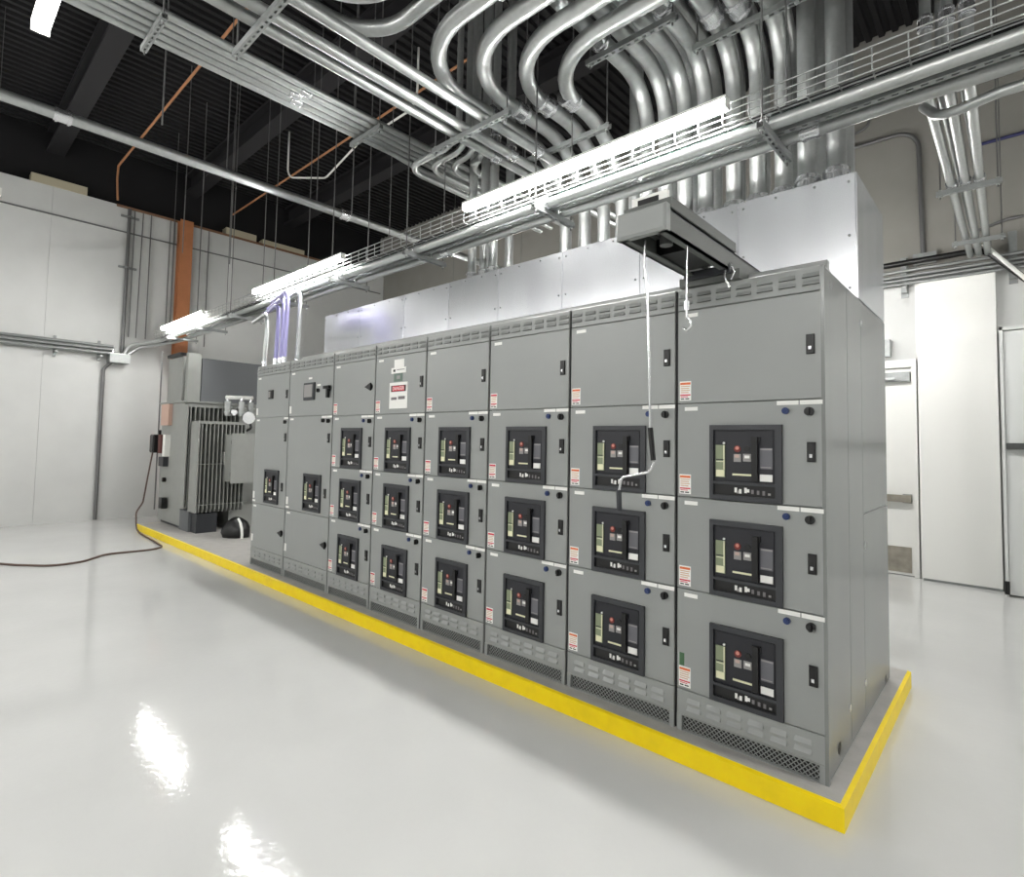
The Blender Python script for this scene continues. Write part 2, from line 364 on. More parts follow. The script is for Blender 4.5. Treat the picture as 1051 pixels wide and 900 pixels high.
def cabinet(x0, w, label, kind, name='switchgear_cabinet'):
    c = thing(name, (x0,0,PAD), label, 'cabinet', 'switchgear cabinets in a row')
    def body():
        b = MB().box(.003,w-.003,.022,DEPTH,.0,HT,GREY)
        b.box(.003,.012,.0,.022,0,HT,GREYD).box(w-.012,w-.003,.0,.022,0,HT,GREYD) if False else None
        return b
    link('body', cm(('body',round(w,3)), body), c)
    link('gap_shade', cm(('gap_strip',round(w,3)), lambda: MB().box(0,.012,.015,.022,.002,HT-.003,BLACK).box(w-.012,w,.015,.022,.002,HT-.003,BLACK)), c)  # black strips stand for the shade in the gaps between sections
    lp = link('louvre_panel', cm(('lp',round(w,3)), lambda: MB().cbox(.0085,w-.0085,0,.02,0,HT-ZL-.002,GREY,.003)), c, (0,0,ZL+.002))
    nc = 7 if w < .8 else 8
    for i in range(nc):
        for zz in (.030,.066):
            link('louvre', cm('louvre', lambda: louvre_mesh(1)), lp, (w*(i+.5)/nc,0,zz))
    bp = link('lower_louvre_panel', cm(('blp',round(w,3)), lambda: MB().cbox(.0085,w-.0085,0,.02,0,ZB-.086,GREY,.003)), c, (0,0,.084))
    for i in range(6):
        for zz in (.030,.070):
            link('louvre', cm('louvre', lambda: louvre_mesh(1)), bp, (.05+(w-.1)*(i+.5)/6,0,zz))
    kp = link('kick_plate', cm(('kp',round(w,3)), lambda: MB().box(.0085,.035,0,.02,0,.084,GREY).box(w-.035,w-.0085,0,.02,0,.084,GREY).box(.035,w-.035,.0,.02,.077,.084,GREY).box(.035,w-.035,.0,.02,0,.004,GREY).box(.035,w-.035,.0205,.0215,0,.08,BLACK)), c)
    km = link('expanded_mesh', cm(('km',round(w,3)), lambda: kick_mesh(w)), kp); km['kind'] = 'stuff'
    bx = w-.53
    if kind == 3:
        st = 2 if x0 > -2 else 1
        top = door(c, w, Z1, ZL, handle=1.974, sticker=st)
        for (a,b,h,bz) in ((Z2,Z1,1.472,1.2215),(Z3,Z2,.961,.7385),(ZB,Z3,.461,.2155)):
            door(c, w, a, b, handle=h, lamps=True, sticker=st); breaker(c, bx, bz)
    else:
        Za, Zb = 1.727, .722
        top = door(c, w, Za, ZL, handle=1.98 if kind == 1 else None)
        mid = door(c, w, Zb, Za, handle=1.5, sticker=None, lamps=False)
        for k in ((0,1) if kind == 2 else (1,)):
            link('label_strip', cm('ls', None), mid, (w-.157+k*.102,0,Za-Zb-.014))
        link('selector_knob', cm('knob', None), mid, (w-.063,0,Za-Zb-.057))
        if kind == 2: link('selector_knob', cm('knob', None), mid, (w-.165,0,Za-Zb-.052))
        link('name_plate', cm('np', None), mid, (.05,0,.03))
        link('handle', cm('handle', None), mid, (w-.09,0,.23))
        lo = door(c, w, ZB, Zb, tri=.453)
        breaker(c, bx+.01, .752)
        for zz in (1.8,.32,.82):
            link('name_plate', cm('tagv', lambda: MB().box(-.022,.022,-.002,0,-.04,.04,PAPER)), top if zz > 1.7 else (lo if zz < .7 else mid), (.04,0,zz-(Za if zz > 1.7 else (ZB if zz < .7 else Zb))))
    return c, top
SW = .7205
xs = [0]+[-SW*(i+1) for i in range(6)]+[-5.25,-6.10]
labs = ['grey switchgear cabinet with three breakers at the near right end of the row',
 'grey switchgear cabinet with three breakers behind the hanging hoist crank, second from the right',
 'grey three-breaker switchgear cabinet, third from the right end of the row',
 'grey three-breaker switchgear cabinet just right of the one with the danger sign',
 'grey three-breaker switchgear cabinet with a white and red danger sign on its top door',
 'grey three-breaker switchgear cabinet with a triangular handle, just left of the danger sign cabinet',
 'grey single-breaker switchgear cabinet with a square meter on its top door',
 'grey single-breaker switchgear cabinet at the far left end beside the transformer']
# prime caches used with fn None
cm('ls', lambda: MB().box(-.048,.048,-.002,0,-.010,.010,PAPER)); cm('np', lambda: MB().box(-.036,.036,-.002,0,-.010,.010,PAPER))
cm('knob', lambda: MB().disc((0,0,0),.020,-.016,(0,1,0),BLACK,14).box(-.005,.005,-.028,-.015,-.018,.018,BLACK))
cm('handle', lambda: MB().cbox(-.018,.018,-.010,0,-.046,.046,BLACK,.003).box(-.007,.005,-.013,-.009,-.026,-.010,CHROME))
cabs = []
for i in range(8):
    kind = 3 if i < 6 else (2 if i == 6 else 1)
    cabs.append(cabinet(xs[i+1], xs[i]-xs[i+1], labs[i], kind))
# section 6 from the right has a triangular handle on its top door
top6 = cabs[5][1]
for ch in list(top6.children):
    if ch.name.startswith('handle'): bpy.data.objects.remove(ch)
link('handle', cm('trih', None), top6, (SW-.07,0,1.97-Z1))
# meter, switches of the single-breaker cabinets
t2 = cabs[6][1]; w2 = xs[6]-xs[7]
def L2(x): return x-xs[7]
mt = obj('panel_meter', MB().cbox(-.11,.11,-.02,0,-.09,.09,BEZ,.006).box(-.085,.085,-.024,-.018,-.06,.07,GRYB), t2, (L2(-4.79),0,1.982-1.727))
link('selector_knob', cm('knob', None), t2, (L2(-4.61),0,1.985-1.727))
link('name_plate', cm('np', None), t2, (L2(-4.61),0,2.04-1.727)); link('name_plate', cm('np', None), t2, (L2(-4.79),0,2.12-1.727))
obj('switch_handle', MB().disc((0,0,0),.03,-.015,(0,1,0),BLACK,10).box(-.06,.05,-.04,-.012,.0,.03,BLACK).box(.0,.03,-.04,-.012,-.09,.03,BLACK), t2, (L2(-4.40),0,1.99-1.727))
t1 = cabs[7][1]
obj('small_meter', MB().cbox(-.05,.05,-.02,0,-.05,.05,BLACK,.005).box(-.035,.01,-.023,-.018,-.035,.035,GRYB), t1, (-5.69+6.10,0,1.99-1.727))
# danger sign cabinet
t4 = cabs[4][1]; x4 = xs[5]
sg = obj('danger_sign', MB().box(-.128,.128,-.003,0,-.11,.115,PAPER).box(-.105,.105,-.0042,-.0028,.035,.088,INKB).box(-.085,.085,-.005,-.004,.040,.083,RED)
   .box(-.10,-.02,-.004,-.0028,-.035,-.012,INK).box(.0,.095,-.004,-.0028,-.032,-.006,INK), t4, (-3.25-x4,0,1.872-Z1))
cu = bpy.data.curves.new('danger_text','FONT'); cu.body = 'DANGER'; cu.size = .042; cu.align_x = 'CENTER'; cu.align_y = 'CENTER'; cu.extrude = .0004
to = bpy.data.objects.new('tmp', cu); COL.objects.link(to); bpy.context.view_layer.update()
tm = bpy.data.meshes.new_from_object(to.evaluated_get(bpy.context.evaluated_depsgraph_get())); bpy.data.objects.remove(to)
tm.materials.clear(); tm.materials.append(PAPER)
dt = link('lettering', tm, t4, (-3.25-x4,-.0056,1.872-Z1+.0615)); dt.rotation_euler = (math.pi/2,0,0)
obj('notice_label', MB().box(-.07,.07,-.002,0,-.035,.035,PAPER).box(-.11,.10,-.003,0,-.085,-.035,PAPER).box(-.03,.08,-.004,-.0028,-.058,-.052,INK).box(-.08,-.05,-.004,-.0028,-.07,-.05,INKB), t4, (-3.25-x4,0,2.15-Z1))
obj('green_notice', MB().box(-.07,.05,-.002,0,-.035,.035,mat('notice_green',(104,122,112),.6)).box(-.03,.02,-.003,-.0018,-.015,.015,GRYB), t4, (-3.25-x4,0,2.03-Z1))
# details of the near end cabinet: side panels, green tag, hole covers
c8 = cabs[0][0]; W8 = SW
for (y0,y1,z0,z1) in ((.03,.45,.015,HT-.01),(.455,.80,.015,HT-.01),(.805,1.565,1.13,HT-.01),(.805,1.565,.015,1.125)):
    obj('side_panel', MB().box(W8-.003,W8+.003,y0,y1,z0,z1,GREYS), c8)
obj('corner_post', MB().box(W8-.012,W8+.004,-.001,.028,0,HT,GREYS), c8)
for (y,z) in ((.2,.09),(1.43,.045)):
    obj('lifting_hole', MB().disc((W8+.002,y,z),.028 if y<1 else .022,.003,(1,0,0),BLACK,14), c8)
for (y,z) in ((.42,.20),(.80,.21),(.83,.95),(.80,2.2),(.12,2.27)):
    obj('cover_disc', MB().disc((W8+.002,y,z),.02,.004,(1,0,0),CHROME,12), c8)
d8 = [o for o in c8.children if o.name.startswith('door')][-1]
obj('green_tag', MB().box(-.013,.013,-.0015,0,-.032,.032,GSTK), d8, (.036,0,.368-ZB))
# rail along the cabinet tops
tag(obj('hoist_rail', MB().box(-5.2,-.005,.10,.14,PAD+HT,PAD+HT+.05,GREY).box(-5.2,-.005,.07,.17,PAD+HT,PAD+HT+.006,GREY)), 'grey steel rail along the front tops of the cabinets', 'rail')

# ------------------------------------------------------------------ aluminium pull box on top
BX0, BY0, BY1, BZ1 = -5.9, .742, 1.57, 3.17
pb = thing('pull_box', (0,0,PAD+HT), 'long silver sheet metal pull box on top of the cabinets', 'box')
hz = BZ1-PAD-HT
obj('casing', MB().box(BX0+.006,-.006,BY0+.006,BY1,0,hz-.003,ALU), pb)
seams = [BX0,-5.08,-4.22,-3.49,-2.81,-2.08,-1.37,-.66,0]
for a,b in zip(seams[:-1],seams[1:]):
    p = obj('panel', MB().cbox(a+.003,b-.003,BY0,BY0+.006,0,hz,ALU,.002), pb)
    q = MB()
    for xx in (a+.035,b-.035):
        for zz in (.06,hz*.5,hz-.05): q.disc((xx,BY0,zz),.008,-.004,(0,1,0),GALVD,6)
    for xx in (a+(b-a)*.35,a+(b-a)*.68): q.disc((xx,BY0,hz-.03),.008,-.004,(0,1,0),GALVD,6)
    sc = obj('screws', q, p); sc['kind'] = 'stuff'
obj('end_panel', MB().box(-.003,.003,BY0+.01,BY1,0,hz,ALU), pb)
obj('rear_panel', MB().box(BX0,0,BY1,BY1+.004,0,hz,ALU), pb)

# ------------------------------------------------------------------ strip lights (housing + glowing diffuser)
def strip_light(x0, x1, y, z, label, lamp=None, hang=True):
    lamp = lamp or LAMP2
    t = thing('strip_light', ((x0+x1)/2,y,z), label, 'light')
    h = (x1-x0)/2; r = .03 if lamp is LAMP else .055
    obj('housing', MB().box(-h,h,-r,r,.02,.04,WHITE).box(-h,-h+.01,-r,r,-r,.02,WHITE).box(h-.01,h,-r,r,-r,.02,WHITE), t)
    pr = [(r*math.cos(a), r*math.sin(a)*1.05) for a in [math.pi*(1+k/8) for k in range(9)]]
    pr = pr+[(r,.019),(-r,.019)]
    obj('diffuser', MB().prism(pr, 0, -h+.011, h-.011, lamp), t)
    if hang:
        for k in (-.7,.7): obj('suspension_cable', MB().tube([(h*k,0,.04),(h*k,0,ZT-z-.05)], .004, ROD, 5), t)
    else:
        for k in (-.7,.7): obj('bracket', MB().box(h*k-.015,h*k+.015,-.02,.065,.04,.046,GALV).box(h*k-.015,h*k+.015,.058,.064,.0,.04,GALV), t)
    return t
LY, LZ = .29, 3.58
nm = ['nearest','second nearest','farthest']
for i,(a,b) in enumerate(((-2.79,-.55),(-7.0,-4.73),(-11.0,-8.92))):
    strip_light(a, b, LY, LZ, 'glowing strip light on the side of the wire tray, %s of three' % nm[i], LAMP, False)
strip_light(1.3, 3.5, LY, LZ, 'strip light on the wire tray beyond the right edge', LAMP, False)
strip_light(-4.62, -3.1, -2.3, 4.6, 'bright strip light hanging at the upper left corner')
strip_light(-11.1, -8.62, -2.22, 4.6, 'strip light glowing at the left edge near the pale wall')
strip_light(-.2, 2.2, -2.3, 4.6, 'strip light above the aisle, out of view')
for i,x in enumerate((-9.0,-4.6,-.2)):  # added row out of view, fills light onto the cabinet fronts
    strip_light(x-1.2, x+1.2, -5.2, 3.6, 'unseen fill strip light added behind the viewpoint, number %s along' % ORD[i], LAMP)
for i,x in enumerate((-6.2,-1.6,3.6)):  # added row kept out of sight, brightens the back wall
    strip_light(x-1.2, x+1.2, 3.9, 3.5, 'unseen fill strip light added behind the switchgear, %s along' % ORD[i], LAMP)

# ------------------------------------------------------------------ wire basket tray and its pipes
TX0, TX1, TY0, TY1, TZ = -11.7, 3.2, .335, .58, 3.485
tr = thing('wire_basket_tray', (0,0,TZ), 'long galvanized wire basket cable tray above the cabinets', 'cable tray')
wr = .0042
SH = .12
for (y,z) in ((TY0,SH),(TY0,.075),(TY0,.035),(TY0+.01,0),(TY0+.06,-.002),(TY0+.125,-.002),(TY0+.19,-.002),(TY1-.01,0),(TY1,.035),(TY1,.075),(TY1,SH)):
    obj('long_wire', MB().tube([(TX0,y,z),(TX1,y,z)], wr if z < SH else .0045, GALV, 6), tr)
cw = MB().tube(fillet([(0,TY0+.003,SH),(0,TY0+.003,.0),(0,TY1-.003,0),(0,TY1-.003,SH)],.02,3), wr, GALV, 6).mesh('cross_wire')
k = int((TX1-TX0)/.15)
for i in range(k+1): link('cross_wire', cw, tr, (TX0+i*.15,0,0))
# data cables lying in the tray
for i,(y,z,mm) in enumerate(((.43,.018,BLACK),(.47,.018,mat('cable_green',(34,66,58),.6)),(.51,.018,BLACK),(.49,.045,mat('cable_green',(34,66,58),.6)))):
    tag(obj('cable', MB().tube([(TX0+.1,y,TZ+z)]+[(TX0+.1+j*.9,y+random.uniform(-.005,.005),TZ+z) for j in range(1,16)]+[(TX1,y,TZ+z)], .013, mm, 6)), '%s data cable lying in the wire basket tray, %s from its front edge' % ('black' if mm is BLACK else 'dark green', ORD[i]), 'cable', 'cables in the tray')
def conduit(pts, r, label, m=GALV, fil=.0, couplings=(), n=12, group=None, name='conduit'):
    P = fillet(pts, fil, 10) if fil else [Vector(p) for p in pts]
    o0 = P[0].copy()
    o = tag(obj(name, MB().tube([p-o0 for p in P], r, m, n), None, o0), label, 'conduit', group)
    for (p,d) in couplings:
        p = Vector(p)-o0; d = Vector(d).normalized(); k = r*1.22; L = max(.05,r*1.3)
        b = MB().tube([p-d*L,p+d*L], k, CHROME, n).tube([p-d*L*.82,p-d*L*.55], k*1.14, CHROME, n).tube([p+d*L*.55,p+d*L*.82], k*1.14, CHROME, n)
        obj('coupling', b, o)
    return o
PAZ = 3.425
X = (1,0,0); Y = (0,1,0)
conduit([(3.2,.40,PAZ),(-11.4,.40,PAZ),(-11.93,-.02,3.32),(-11.93,-.08,3.135)], .036, 'galvanized conduit just under the front edge of the wire tray', couplings=[((-2.0,.40,PAZ),X),((-4.9,.40,PAZ),X),((-7.9,.40,PAZ),X)], fil=.3)
conduit([(3.2,.625,PAZ),(-11.3,.625,PAZ),(-11.86,.14,3.30),(-11.86,-.04,3.135)], .036, 'galvanized conduit under the rear edge of the wire tray', couplings=[((-.2,.625,PAZ),X),((-3.4,.625,PAZ),X),((-6.6,.625,PAZ),X)], fil=.3)
conduit([(3.2,.52,PAZ-.005),(-8.5,.52,PAZ-.005)], .014, 'thin conduit between the two larger conduits under the wire tray')
# strut channel with slots between the two conduits, the slotted rail
sr = thing('slotted_rail', (0,.57,PAZ+.03), 'slotted strut rail running along under the wire tray', 'rail')
def chan_mesh(L, m=GALVD, a=.0205, h=.041, t=.0025):
    """strut channel along x, centre at 0, open side up, row of slots in the bottom"""
    b = MB(); b.box(-L/2,L/2,-a,-a+t,0,h,m).box(-L/2,L/2,a-t,a,0,h,m).box(-L/2,L/2,-a+t,-a+.009,h-t,h,m).box(-L/2,L/2,a-.009,a-t,h-t,h,m)
    b.box(-L/2,L/2,-a+t,-.007,0,t,m).box(-L/2,L/2,.007,a-t,0,t,m)
    x = -L/2
    while x < L/2-.01:
        b.box(x,min(x+.03,L/2),-.007,.007,0,t,m); x += .06
    return b
cml = chan_mesh(3.0).mesh('rail_length')
for i in range(4): link('rail_length', cml, sr, (-1.2-i*3.02+1.5,-.09,-.06))
def trapeze(x0, x1, y, z, label, along='x', ztop=7.15, group=None, rods=None):
    """strut channel hung on two threaded rods; returns thing. along x or y"""
    L = abs(x1-x0); cx = (x0+x1)/2
    t = thing('trapeze_hanger', (cx,y,z) if along == 'x' else (y,cx,z), label, 'hanger', group)
    if along == 'y': t.rotation_euler = (0,0,math.pi/2)
    obj('strut_channel', chan_mesh(L), t)
    for sx in (rods or (-1,1)):
        xx = sx*(L/2-.03)
        obj('rod', MB().tube([(xx,0,-.03),(xx,0,ztop-z)], .006, ROD, 6), t)
        for zz in (-.012,.041): obj('nut', MB().disc((xx,0,zz),.014,.012,(0,0,1),GALV,6), t)
    return t
for i,x in enumerate((1.5,-.36,-1.995,-3.585,-4.95,-6.4,-7.8,-9.2,-10.6)):
    trapeze(.255,.765,x,PAZ-.077,'strut hanger on two rods carrying the wire tray, %s from the right' % ORD[i],'y', group='wire tray hangers')
# clamps on the tray pipes
for i,x in enumerate((-.36,-1.995,-3.585,-4.95,-6.4)):
    for j,yy in enumerate((.40,.625)):
        tag(obj('pipe_clamp', MB().tube([(x,yy+.042*math.cos(a),PAZ+.042*math.sin(a)) for a in [math.pi*k/8 for k in range(-1,10)]], .012, CHROME, 6).box(x-.015,x+.015,yy-.012,yy+.012,PAZ+.036,PAZ+.062,CHROME)),
            'small bright pipe clamp on the %s conduit under the tray, %s from the right' % (('front','rear')[j],ORD[i]), 'clamp', 'clamps under the wire tray')
# rack along the left wall that the tray joins
rk = thing('wall_rack', (XL+.1,-4,3.1), 'grey rack of conduits running along the left wall at mid height', 'rack')
for (dx,z) in ((.03,.03),(.03,.10),(.03,.17),(.10,.03),(.10,.10)):
    obj('rack_conduit', MB().tube([(dx,-3.4,z),(dx,3.75,z)], .028, GALVD, 8), rk)
for y in (-2.6,-1.2,.4,1.95,2.9,3.55):
    obj('bracket', MB().box(-.1,-.06,y-.02,y+.02,-.12,.26,GALVD).box(-.1,.16,y-.02,y+.02,-.06,-.02,GALVD), rk)
jb = thing('junction_box', (XL+.15,-.17,3.02), 'grey junction box where the wire tray meets the left wall', 'box')
obj('body', MB().box(-.15,.12,-.15,.17,-.06,.10,GALVD), jb); obj('cover', MB().box(-.16,.13,-.16,.18,.10,.112,GALV), jb)
for i in range(4): obj('bushing', MB().disc((-.08+i*.05,-.1,.112),.018,.06,(0,0,1),CHROME,8), jb)
conduit([(XL+.05,-.09,3.15),(XL+.05,-.09,6.0)], .03, 'dark vertical conduit on the left wall above the junction box', m=ROD)
for i,z in enumerate((4.85,5.85)):
    tag(obj('pipe_strap', MB().box(XL,XL+.03,-.22,.08,z-.02,z+.02,GALVD).box(XL+.03,XL+.085,-.13,-.05,z-.015,z+.015,GALVD)), 'strut strap holding the vertical wall conduit, %s' % ('lower one','upper one')[i], 'strap')
conduit([(XL+.05,-.37,0.02),(XL+.05,-.37,2.85),(XL+.08,-.25,2.98)], .03, 'thick dark conduit running down the left wall to the floor', m=ROD, fil=.15)
for i,(y,dy) in enumerate(((.0,.0),(.12,.02),(.28,.0),(.62,.0),(.70,.0),(1.35,.0))):
    conduit([(XL+.04,y,3.5),(XL+.04,y+dy,6.0)], .010, 'thin vertical conduit on the upper left wall, %s from the left' % ORD[i], m=ROD, n=6)
tag(obj('wall_cable', MB().tube([(XL+.01,-7,5.54),(XL+.01,0,5.54),(XL+.01,5.7,5.57)], .014, ROD, 6)), 'thin dark line of conduit along the upper left wall', 'conduit')

# ------------------------------------------------------------------ overhead conduits
R4 = .057; ZU = 4.3
U = [(-2.52,-.58),(-2.30,-.35),(-2.09,-.12),(-1.90,.10)]
for i,(x,y0) in enumerate(U):
    xr = 1.2
    conduit([(xr,y0,ZU),(x,y0,ZU),(x,1.36,ZU),(x,1.36,BZ1)], R4, 'large conduit curving round overhead and dropping into the pull box, %s from the left' % ORD[i], fil=.62,
            couplings=[((x,.36+.07*i,ZU),Y),((x+1.0+.05*i,y0,ZU),X),((x,1.36,BZ1+.085),(0,0,1))], group='large curved conduits overhead')
conduit([(-1.70,1.25,5.6),(-1.70,1.25,BZ1)], R4, 'straight conduit dropping into the pull box right of the curved ones', couplings=[((-1.70,1.25,BZ1+.085),(0,0,1))])
N = [(-1.50,.5),(-1.34,.5),(-1.18,.5),(-1.02,.5),(-.81,.8),(-.645,.8),(-.48,.8)]
for i,(x,_) in enumerate(N):
    yd = 1.08
    conduit([(x,-2.6,ZU+.18),(x,yd,ZU+.18),(x,yd,BZ1)], R4, 'straight large conduit overhead bending down into the pull box, %s from the left' % ORD[i], fil=.36,
            couplings=[((x,.62+.04*(i%3),ZU+.18) if i > 3 else (x,.34,ZU+.18),Y),((x,yd,BZ1+.085),(0,0,1))] if i not in (1,2) else [((x,yd,BZ1+.085),(0,0,1))], group='straight large conduits overhead')
N2 = [-1.42,-1.25,-1.08,-.9,-.72,-.52]
for i,x in enumerate(N2):
    conduit([(x,-2.6,ZU+.42),(x,1.40,ZU+.42),(x,1.40,BZ1)], R4, 'large conduit of the upper rear layer dropping into the pull box, %s from the left' % ORD[i], fil=.36, couplings=[((x,1.40,BZ1+.085),(0,0,1))], group='upper layer conduits')
for i,x in enumerate((-.315,-.15,-.34,-.17)):
    y = 1.0 if i < 2 else 1.34
    conduit([(x,y,6.7),(x,y,BZ1)], R4, 'vertical conduit at the right end of the pull box, %s' % ('front left','front right','rear left','rear right')[i], couplings=[((x,y,BZ1+.085),(0,0,1))])
EL = [(-2.71,-.79),(-2.92,-.565)]
for i,(x,y0) in enumerate(EL):
    conduit([(x,-4,4.6),(x,y0,4.6),(1.0,y0,4.6)], .054, 'large conduit elbow at the top of the picture turning right, %s one' % ('front','rear')[i], fil=.42)
Lg = [-2.76,-2.63,-2.41]
for i,x in enumerate(Lg):
    conduit([(x,-5,4.15),(x,5.6,4.15)], .038, 'long straight conduit running overhead to the back wall, %s of three from the left' % ORD[i], couplings=[((x,.62+.08*i,4.15),Y)], group='three long straight conduits')
for i in range(5):
    x = -3.97+i*.085
    conduit([(x,-5,4.5),(x,2.6,4.5)] if i else [(x,-5,4.5),(x,.35,4.5),(x+.06,.75,4.42),(x+.2,2.4,4.42)], .029, 'small conduit in the bundle of five along the upper left, %s from the left' % ORD[i], couplings=[((x,-.75+.05*(i%2),4.5),Y)] if i in (1,2,3) else (), group='bundle of small conduits', fil=.1 if i == 0 else 0)
CB = [(-3.86,.46),(-3.69,.58),(-3.52,.70),(-3.36,.82)]
for i,(x,y0) in enumerate(CB):
    conduit([(-3.08,y0,6.7),(-3.08,y0,4.34),(x,y0,4.34),(x,2.6,4.34)], .03, 'small conduit hooking round at the end of the bundle, %s from the left' % ORD[i], fil=.2, group='small hooked conduits')
for i,(x,y) in enumerate(((-3.44,1.0),(-3.27,1.0),(-3.14,1.0),(-3.16,1.25),(-3.44,1.25))):
    conduit([(x,y,6.7),(x,y,BZ1)], .045, 'vertical conduit into the middle of the pull box beyond the tray, %s' % ORD[i], couplings=[((x,y,BZ1+.085),(0,0,1)),((x,y,4.6),(0,0,1))], group='vertical conduits in the middle')
conduit([(-5.96,-7.2,4.6),(-5.96,5.6,4.6)], .052, 'single thick pipe crossing overhead on the left', couplings=[((-5.96,-1.97,4.6),Y),((-5.96,1.0,4.6),Y)], name='overhead_pipe')
# trapezes
trapeze(-3.06,-2.20,-1.5,4.06,'strut trapeze under the three straight conduits at the top edge', ztop=7.15)
trapeze(-3.02,-2.12,.12,4.06,'strut trapeze under the three straight conduits by the curved ones')
trapeze(-1.62,-.92,.40,4.345,'strut trapeze under four straight large conduits')
trapeze(-.99,.95,.80,4.375,'long strut trapeze crossing under the straight large conduits on the right')
trapeze(-4.06,-3.56,-1.78,4.42,'strut trapeze under the small conduit bundle near the bright lamp')
trapeze(-4.06,-3.56,-.05,4.42,'strut trapeze under the small conduit bundle near its end')
trapeze(-2.725,-1.77,.95,4.19,'strut trapeze hidden under the curved conduits')
# free rods hanging from the deck
for i,(x,y,z) in enumerate(((-5.0,-1.4,4.4),(-5.96,-.5,4.66),(-5.96,.6,4.66),(-7.4,.1,4.0),(-8.4,-.2,4.3),(-4.6,.3,4.0),(-3.1,.9,4.3),(-5.2,1.2,4.2))):
    tag(obj('hanger_rod', MB().tube([(x,y,z),(x+.01,y,7.15)], .007, ROD, 6)), 'thin steel rod hanging from the roof deck, %s' % ['near the bright lamp','on the thick pipe, nearer one','on the thick pipe, farther one','over the far strip light','left of the thick pipe','behind the hooked conduits','by the middle conduits','right of the thick pipe'][i], 'rod')
# dark duct behind the conduits at the upper right
tag(obj('duct_column', MB().box(-.05,.35,1.75,2.1,3.2,7.1,GALVD)), 'dark grey vertical duct behind the conduits at the top right', 'duct') if False else None

# tan pipes high under the deck
conduit([(-4.5,-.38,6.6),(-11.6,-.40,6.6),(-12.0,-.33,6.5),(-12.02,-.30,6.1)], .018, 'thin tan pipe high under the deck, turning down to the left wall', m=COPP, fil=.1, name='sprinkler_pipe')
conduit([(-4.5,1.9,6.6),(-12.29,1.9,6.6)], .018, 'thin tan pipe high under the deck farther back', m=COPP, name='sprinkler_pipe')
conduit([(-5.5,1.8,7.15),(-5.5,1.8,6.3),(-7.0,1.8,6.3),(-7.9,1.75,6.0),(-9.0,1.6,6.3),(-9.0,1.6,7.15)], .016, 'pale bent conduit high under the deck', m=WHITE, fil=.25)

# ------------------------------------------------------------------ conduits from the tray into the left cabinets
for i,(x,y,mm) in enumerate(((-6.05,.055,GALV),(-5.74,.05,VIOL),(-5.63,.06,VIOL),(-5.52,.05,VIOL),(-5.56,.22,GALV))):
    conduit([(x-.75,y+.16,3.12+.06*i),(x,y+.02,3.12+.06*i),(x,y,PAD+HT)], .024, ['silver conduit dropping from the tray to the leftmost cabinet','violet conduit dropping from the tray into the meter cabinet side, leftmost','violet conduit dropping from the tray, second','violet conduit dropping from the tray, third','silver conduit dropping from the tray behind the violet ones'][i], m=mm, fil=.18, couplings=[((x,y,PAD+HT+.03),(0,0,1))])

# ------------------------------------------------------------------ right side: conduits crossing to the back wall
for i,(x,x1) in enumerate(((.26,.28),(.37,.355),(.47,.435))):
    conduit([(x,1.5,7.15),(x,1.5,3.9),(x1,5.55,3.9)], .032, 'conduit on the right coming down and running back to the wall, %s from the left' % ORD[i], fil=.12, couplings=[((x,1.5,4.35),(0,0,1)),(((x+x1)/2,3.2,3.9),Y)], group='conduits to the back wall')
for i,(x,y) in enumerate(((.31,1.75),(.43,1.8))):
    conduit([(x,y,7.15),(x,y,4.0),(x+.02,5.55,4.0)], .02, 'thinner conduit on the right between the larger ones, %s' % ('left one','right one')[i], fil=.12, m=GALVD)
for i,(y,z) in enumerate(((3.2,3.822),(4.8,3.822))):
    trapeze(.16,.60,y,z,'strut trapeze under the conduits crossing to the back wall, %s one' % ('nearer','farther')[i], ztop=7.15)
conduit([(3.2,.72,3.36),(.62,.72,3.36),(.38,.80,3.36),(.28,1.1,3.6)], .026, 'conduit sweeping left under the right conduits', fil=.2)
for i in range(6):
    x = .20+.05*i+(.02 if i%2 else 0)
    tag(obj('connector', MB().disc((x,.62+.05*(i%3),3.44),.026,.07,(0,0,1),CHROME,8).disc((x,.62+.05*(i%3),3.46),.033,.016,(0,0,1),CHROME,6)), 'bright conduit connector clustered above the tray pipes on the right, %s' % ORD[i], 'connector', 'connector cluster')
# back wall services
for i,z in enumerate((3.70,3.75,3.80,3.86)):
    conduit([(-4.0,YB-.13-.02*(i==3),z),(6.0,YB-.13-.02*(i==3),z+.02)], .02, 'thin conduit along the back wall over the white column, %s from the bottom' % ORD[i], m=GALVD, group='conduits along back wall')
tag(obj('black_cable', MB().tube(fillet([(-4.0,YB-.17,3.94),(.40,YB-.17,3.97),(.9,YB-.25,3.35),(1.2,YB-.25,2.9)],.25,6), .035, BLACK, 8)), 'thick black cable along the back wall, dropping at the right edge', 'cable')
conduit([(-1.6,YB-.04,5.72),(-.22,YB-.04,5.72),(-.19,YB-.04,4.0)], .025, 'dark conduit bent down the back wall to a small box', m=ROD, fil=.25)
tag(obj('wall_box', MB().box(-.28,-.06,YB-.1,YB,3.94,4.06,GALVD).box(-.29,-.05,YB-.112,YB-.1,3.93,4.07,GALVD)), 'small grey box at the foot of the bent wall conduit', 'box')
tag(obj('strut_stub', MB().box(-.42,-.36,YB-.1,YB,3.6,4.05,GALVD).box(-.43,-.35,YB-.02,YB,3.55,4.07,GALVD)), 'short strut upright holding the back wall conduits on the left', 'bracket')
tag(obj('strut_stub', MB().box(.62,.68,YB-.1,YB,3.6,4.15,GALVD).box(.61,.69,YB-.02,YB,3.55,4.17,GALVD)), 'short strut upright holding the back wall conduits near the right edge', 'bracket')
conduit([(.40,YB-.2,4.02),(.95,YB-.5,3.2)], .022, 'pale conduit slanting down at the right edge', m=WHITE)
